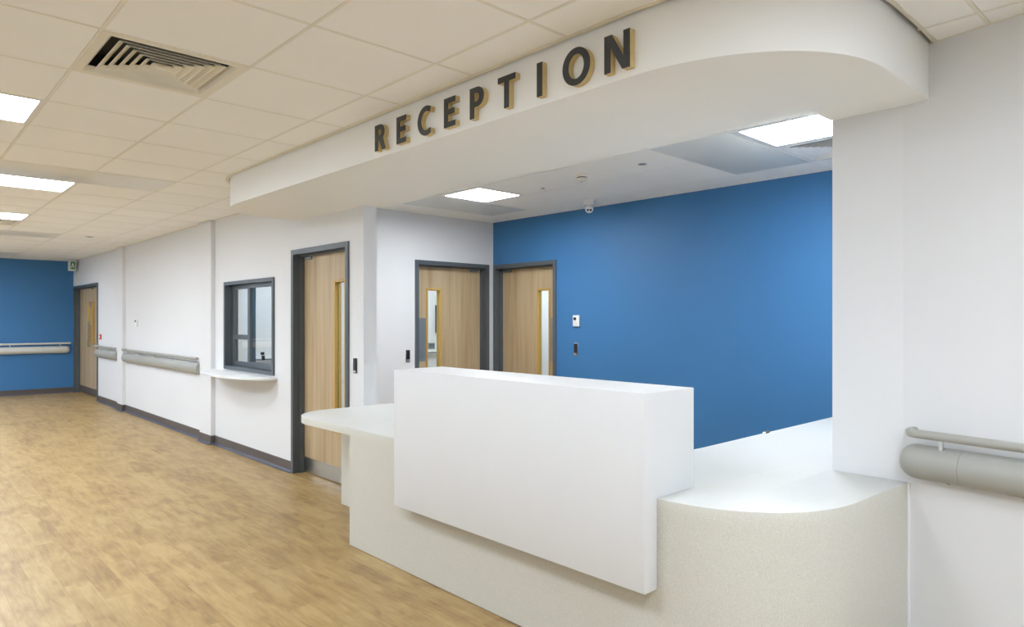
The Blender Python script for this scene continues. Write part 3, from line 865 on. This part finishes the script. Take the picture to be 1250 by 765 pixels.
# ------------------------------------------------------------------ RECEPTION letters
H_ = 0.145
def ell(cx, cy, rx, ry, a0, a1, n=20, e=1.0): return arc_pts(cx, cy, rx, ry, a0, a1, n, e)
S = 0.0315
def gl_R():
    o = [(0, 0), (0, H_), (0.048, H_)] + ell(0.052, 0.1025, 0.046, 0.0425, 90, -52, 14) + [(0.110, 0), (0.075, 0), (0.048, 0.057), (S, 0.057), (S, 0)]
    h = [(S, 0.120), (0.048, 0.120)] + ell(0.049, 0.101, 0.0175, 0.0185, 90, -90, 12) + [(S, 0.0825)]
    return o, [h]
def gl_P():
    o = [(0, 0), (0, H_), (0.046, H_)] + ell(0.052, 0.0985, 0.050, 0.0465, 90, -90, 18) + [(S, 0.052), (S, 0)]
    h = [(S, 0.120), (0.046, 0.120)] + ell(0.049, 0.098, 0.0205, 0.0215, 90, -90, 12) + [(S, 0.0765)]
    return o, [h]
def gl_E(w_=0.090):
    t_ = 0.0265
    return [(0, 0), (0, H_), (w_, H_), (w_, H_-t_), (S, H_-t_), (S, 0.0885), (w_-0.006, 0.0885), (w_-0.006, 0.0625), (S, 0.0625), (S, t_), (w_, t_), (w_, 0)], []
def gl_C():
    cx, cy = 0.076, H_/2
    o = ell(cx, cy, 0.076, 0.0765, 56, 304, 30) + ell(cx, cy, 0.0455, 0.0495, 300, 60, 26)
    o[0] = (0.114, 0.140); o[30] = (0.114, 0.005)
    o = [(0.114, 0.112) if k == -1 else p for k, p in enumerate(o)]
    o = o[:31] + [(0.112, 0.031)] + o[31:] + [(0.107, 0.1135)]
    return o, []
def gl_T():
    w_ = 0.116; t_ = 0.0265; a = (w_-S)/2
    return [(a, 0), (a, H_-t_), (0, H_-t_), (0, H_), (w_, H_), (w_, H_-t_), (a+S, H_-t_), (a+S, 0)], []
def gl_I(): return [(0, 0), (0, H_), (S, H_), (S, 0)], []
def gl_O():
    return ell(0.074, H_/2, 0.074, 0.0765, 0, 354, 40), [ell(0.074, H_/2, 0.042, 0.0505, 0, 352, 34)]
def gl_N():
    w_ = 0.123; s = 0.030
    return [(0, 0), (0, H_), (0.037, H_), (w_-s, 0.048), (w_-s, H_), (w_, H_), (w_, 0), (w_-0.036, 0), (s, 0.097), (s, 0)], []
def letter_bm(o, hs, d0, d1):
    bm = bmesh.new()
    tmp = bmesh.new(); add_prism(tmp, o, d0, d1, hs)
    me_ = bpy.data.meshes.new('t'); tmp.to_mesh(me_); tmp.free(); bm.from_mesh(me_); bpy.data.meshes.remove(me_)
    for v in bm.verts:      # (s right, t up, depth outwards) -> right = -Y, up = Z, out = -X
        s, t_, d = v.co; v.co = Vector((-d, -s, t_))
    return bm
words = [('R', gl_R, 3.374, 'first letter, R'), ('E', gl_E, 3.154, 'letter E following the R'), ('C', gl_C, 2.956, 'letter C'),
         ('E', gl_E, 2.729, 'letter E between C and P'), ('P', gl_P, 2.526, 'letter P'), ('T', gl_T, 2.325, 'letter T'),
         ('I', gl_I, 2.074, 'letter I'), ('O', gl_O, 1.924, 'letter O'), ('N', gl_N, 1.703, 'last letter, N')]
for ch, fn, y, lb in words:
    t = thing('sign_letter', lb+', black with tan sides on the bulkhead above desk', 'letter', (XF, y, 2.411), 0, 'letters spelling RECEPTION on the bulkhead')
    o_, hs = fn()
    place('letter_body', tomesh('letter_body', letter_bm(o_, hs, -0.001, 0.028), M['mdf']), t)['label'] = 'tan letter side'
    place('letter_face', tomesh('letter_face', letter_bm(o_, hs, 0.028, 0.031), M['letter']), t)['label'] = 'black letter face'

# ------------------------------------------------------------------ handrails
def rail(label, origin, rz, L0, L1, brackets, end0='round', end1='round', zr=0.983, mat='rail', joints=(), D=0.083, zb=0.787, zt=0.930):
    """local x along the wall, local -y out of the wall"""
    t = thing('handrail', label, 'handrail', origin, rz, 'wall handrails with bumper rails')
    r = 0.0182; off = 0.072
    path = []
    if end0 == 'round':
        RS = L0+0.052
        path += [(RS, 0.002, zr)] + [(RS+0.045-0.045*cos(radians(a)), -0.028-(off-0.028)*sin(radians(a)), zr) for a in range(0, 91, 10)]
    else: path += [(L0, -off, zr)]
    if end1 == 'round':
        path += [(L1-0.045+0.045*sin(radians(a)), -0.028-(off-0.028)*cos(radians(a)), zr) for a in range(0, 91, 10)] + [(L1, 0.002, zr)]
    else: path += [(L1, -off, zr)]
    bm = bmesh.new(); add_tube(bm, path, r, 20); place('rail_tube', tomesh('rail_tube', bm, M[mat], True), t)
    # bumper: D profile swept, shrinking into the wall at rounded ends
    zc, hh = (zb+zt)/2, (zt-zb)/2
    def ring(bm, x, ang=90.0, sgn=1):
        """D profile turned about a vertical axis at x: 90 = straight out of the wall, 0 = along the wall"""
        out = []; ca, sa = cos(radians(ang)), sin(radians(ang))
        for q in range(21):
            a = radians(-90+180*q/20); d = 0.004+(D-0.004)*abs(cos(a))**0.75
            out.append(bm.verts.new((x-sgn*d*ca, -0.004-d*sa, zc+hh*sin(a))))
        return out
    def seg(R, bm, nm):
        for a, b in zip(R, R[1:]):
            n = len(a)
            for k in range(n): bm.faces.new([a[k], a[(k+1) % n], b[(k+1) % n], b[k]])
        bm.faces.new(R[0]); bm.faces.new(R[-1])
        return place(nm, tomesh(nm, bm, M[mat], True), t)
    a0, a1 = L0, L1
    if end0 == 'round':
        bm = bmesh.new(); R = [ring(bm, L0+D, a, 1) for a in range(0, 91, 9)] + [ring(bm, L0+0.255)]
        seg(R, bm, 'end_cap'); a0 = L0+0.2565
    if end1 == 'round':
        bm = bmesh.new(); R = [ring(bm, L1-0.255)] + [ring(bm, L1-D, a, -1) for a in range(90, -1, -9)]
        seg(R, bm, 'end_cap'); a1 = L1-0.2565
    bm = bmesh.new(); seg([ring(bm, a0), ring(bm, a1)], bm, 'bumper_rail')
    for bx in brackets:
        bm = bmesh.new()
        add_box(bm, bx-0.008, bx+0.008, -0.050, -0.040, zt-0.012, zr-r+0.008, 0.001, 1)
        add_box(bm, bx-0.008, bx+0.008, -0.072, -0.041, zr-r+0.001, zr-r+0.006)
        place('bracket', tomesh('bracket', bm, M['silver'], True), t)
        bm = bmesh.new(); add_tube(bm, [(bx+0.03, -0.05, zb+0.002), (bx+0.03, -0.05, zb+0.012)], 0.006, 10)
        place('screw_cap', tomesh('screw_cap', bm, M[mat], True), t)
    return t
rail('warm grey handrail and bumper on the angled wall right of the desk', (W0.x, W0.y, 0), RZW+pi*0, -0.004, 2.9, [0.175, 1.1, 2.1])
# RZW local +y points: check side so that -y is into the hall
rail('grey handrail between the two piers, left of the hatch', (XW, 12.13, 0), -pi/2, 0.02, 3.52, [0.93, 1.73, 2.57, 3.39], end1='flat')
rail('short grey handrail beside the far double door', (XW, 14.0, 0), -pi/2, 0.05, 1.535, [0.35, 1.15], end1='flat')
rail('pale handrail and bumper on the far blue wall', (-1.2, YF, 0), 0, 0.0, XW+1.2-0.06, [0.4, 1.4, 2.4, 3.06, 3.87], mat='raillight')

# ------------------------------------------------------------------ wall devices
def device(name, label, cat, origin, rz, parts, group=None):
    t = thing(name, label, cat, origin, rz, group)
    for (nm, dims, mat, bv) in parts:
        bm = bmesh.new(); add_box(bm, *dims, bevel=bv, seg=2); place(nm, tomesh(nm, bm, M[mat], True), t)
    return t
def reader(label, origin, rz):
    return device('card_reader', label, 'card reader', origin, rz,
      [('body', (-0.023, 0.023, -0.016, 0, -0.062, 0.062), 'black', 0.004), ('backplate', (-0.026, 0.026, -0.004, 0.001, -0.068, 0.068), 'silver', 0.002),
       ('silver_band', (-0.021, 0.021, -0.0175, -0.004, -0.056, -0.040), 'silver', 0.001)], 'black door card readers')
reader('black card reader on the white wall end right of the corridor oak door', (XW, 5.012, 1.077), -pi/2)
reader('black card reader on the white reception wall left of its oak door', (4.243, YB, 1.062), 0)
reader('black card reader on the blue wall below the white thermostat', (XB, 4.888, 1.138), -pi/2)
def stat(label, origin, rz, bx=-0.01):
    t = device('thermostat', label, 'thermostat', origin, rz, [('cover', (-0.045, 0.045, -0.025, 0, -0.06, 0.06), 'whitep', 0.006)], 'white wall thermostats')
    bm = bmesh.new(); add_tube(bm, [(bx, -0.024, 0.022), (bx, -0.034, 0.022)], 0.017, 20); place('dial', tomesh('dial', bm, M['black'], True), t)
stat('white box with black dial on the blue wall right of the door', (XB, 4.872, 1.443), -pi/2)
stat('small white box with black dial on the corridor wall above the long handrail', (XW, 11.47, 1.41), -pi/2, 0.0)
device('call_point', 'small red fire alarm call point beside the far double door', 'alarm', (XW, 13.76, 1.15), -pi/2,
      [('backbox', (-0.04, 0.04, -0.022, 0, -0.045, 0.045), 'red', 0.004), ('window', (-0.02, 0.02, -0.024, -0.021, -0.02, 0.025), 'whitep', 0.0)])
t = device('exit_sign', 'small white box exit sign with green pictogram in the far corridor corner', 'sign', (2.80, 15.62, 2.505), 0,
      [('case', (-0.055, 0.055, -0.09, 0.09, -0.10, 0.10), 'whitep', 0.006), ('green_panel', (-0.040, 0.035, -0.093, -0.089, -0.075, 0.075), 'greens', 0.0),
       ('hanger', (-0.03, 0.03, -0.02, 0.02, 0.10, 0.116), 'whitep', 0.0)])
bm = bmesh.new()
add_box(bm, -0.012, 0.006, -0.0955, -0.092, 0.03, 0.048); add_box(bm, -0.018, 0.010, -0.0955, -0.092, -0.01, 0.028)
add_box(bm, -0.026, -0.012, -0.0955, -0.092, -0.05, -0.01); add_box(bm, 0.004, 0.018, -0.0955, -0.092, -0.045, -0.01)
place('pictogram', tomesh('pictogram', bm, M['whitep']), t)

# things seen through the door glass in the far office
device('wall_screen', 'dark wall screen seen through the glass of the left oak door', 'screen', (6.62, 8.62, 1.47), 0,
      [('casing', (-0.24, 0.40, -0.05, 0, -0.22, 0.21), 'screen', 0.006)])
device('socket_outlet', 'grey double socket seen through the glass of the left oak door', 'socket', (6.31, 8.62, 1.05), 0,
      [('plate', (-0.06, 0.06, -0.012, 0, -0.045, 0.045), 'greyp', 0.002), ('rocker', (-0.04, -0.01, -0.016, -0.01, 0.0, 0.02), 'screen', 0.0), ('rocker', (0.01, 0.04, -0.016, -0.01, 0.0, 0.02), 'screen', 0.0)])
device('cable_trunking', 'white dado trunking along the wall seen through the left oak door glass', 'trunking', (6.0, 8.62, 0.955), 0,
      [('channel', (-2.5, 0.95, -0.05, 0, -0.03, 0.03), 'whitep', 0.003), ('cover_strip', (-2.5, 0.95, -0.053, -0.05, -0.02, 0.0), 'greyp', 0.0)])
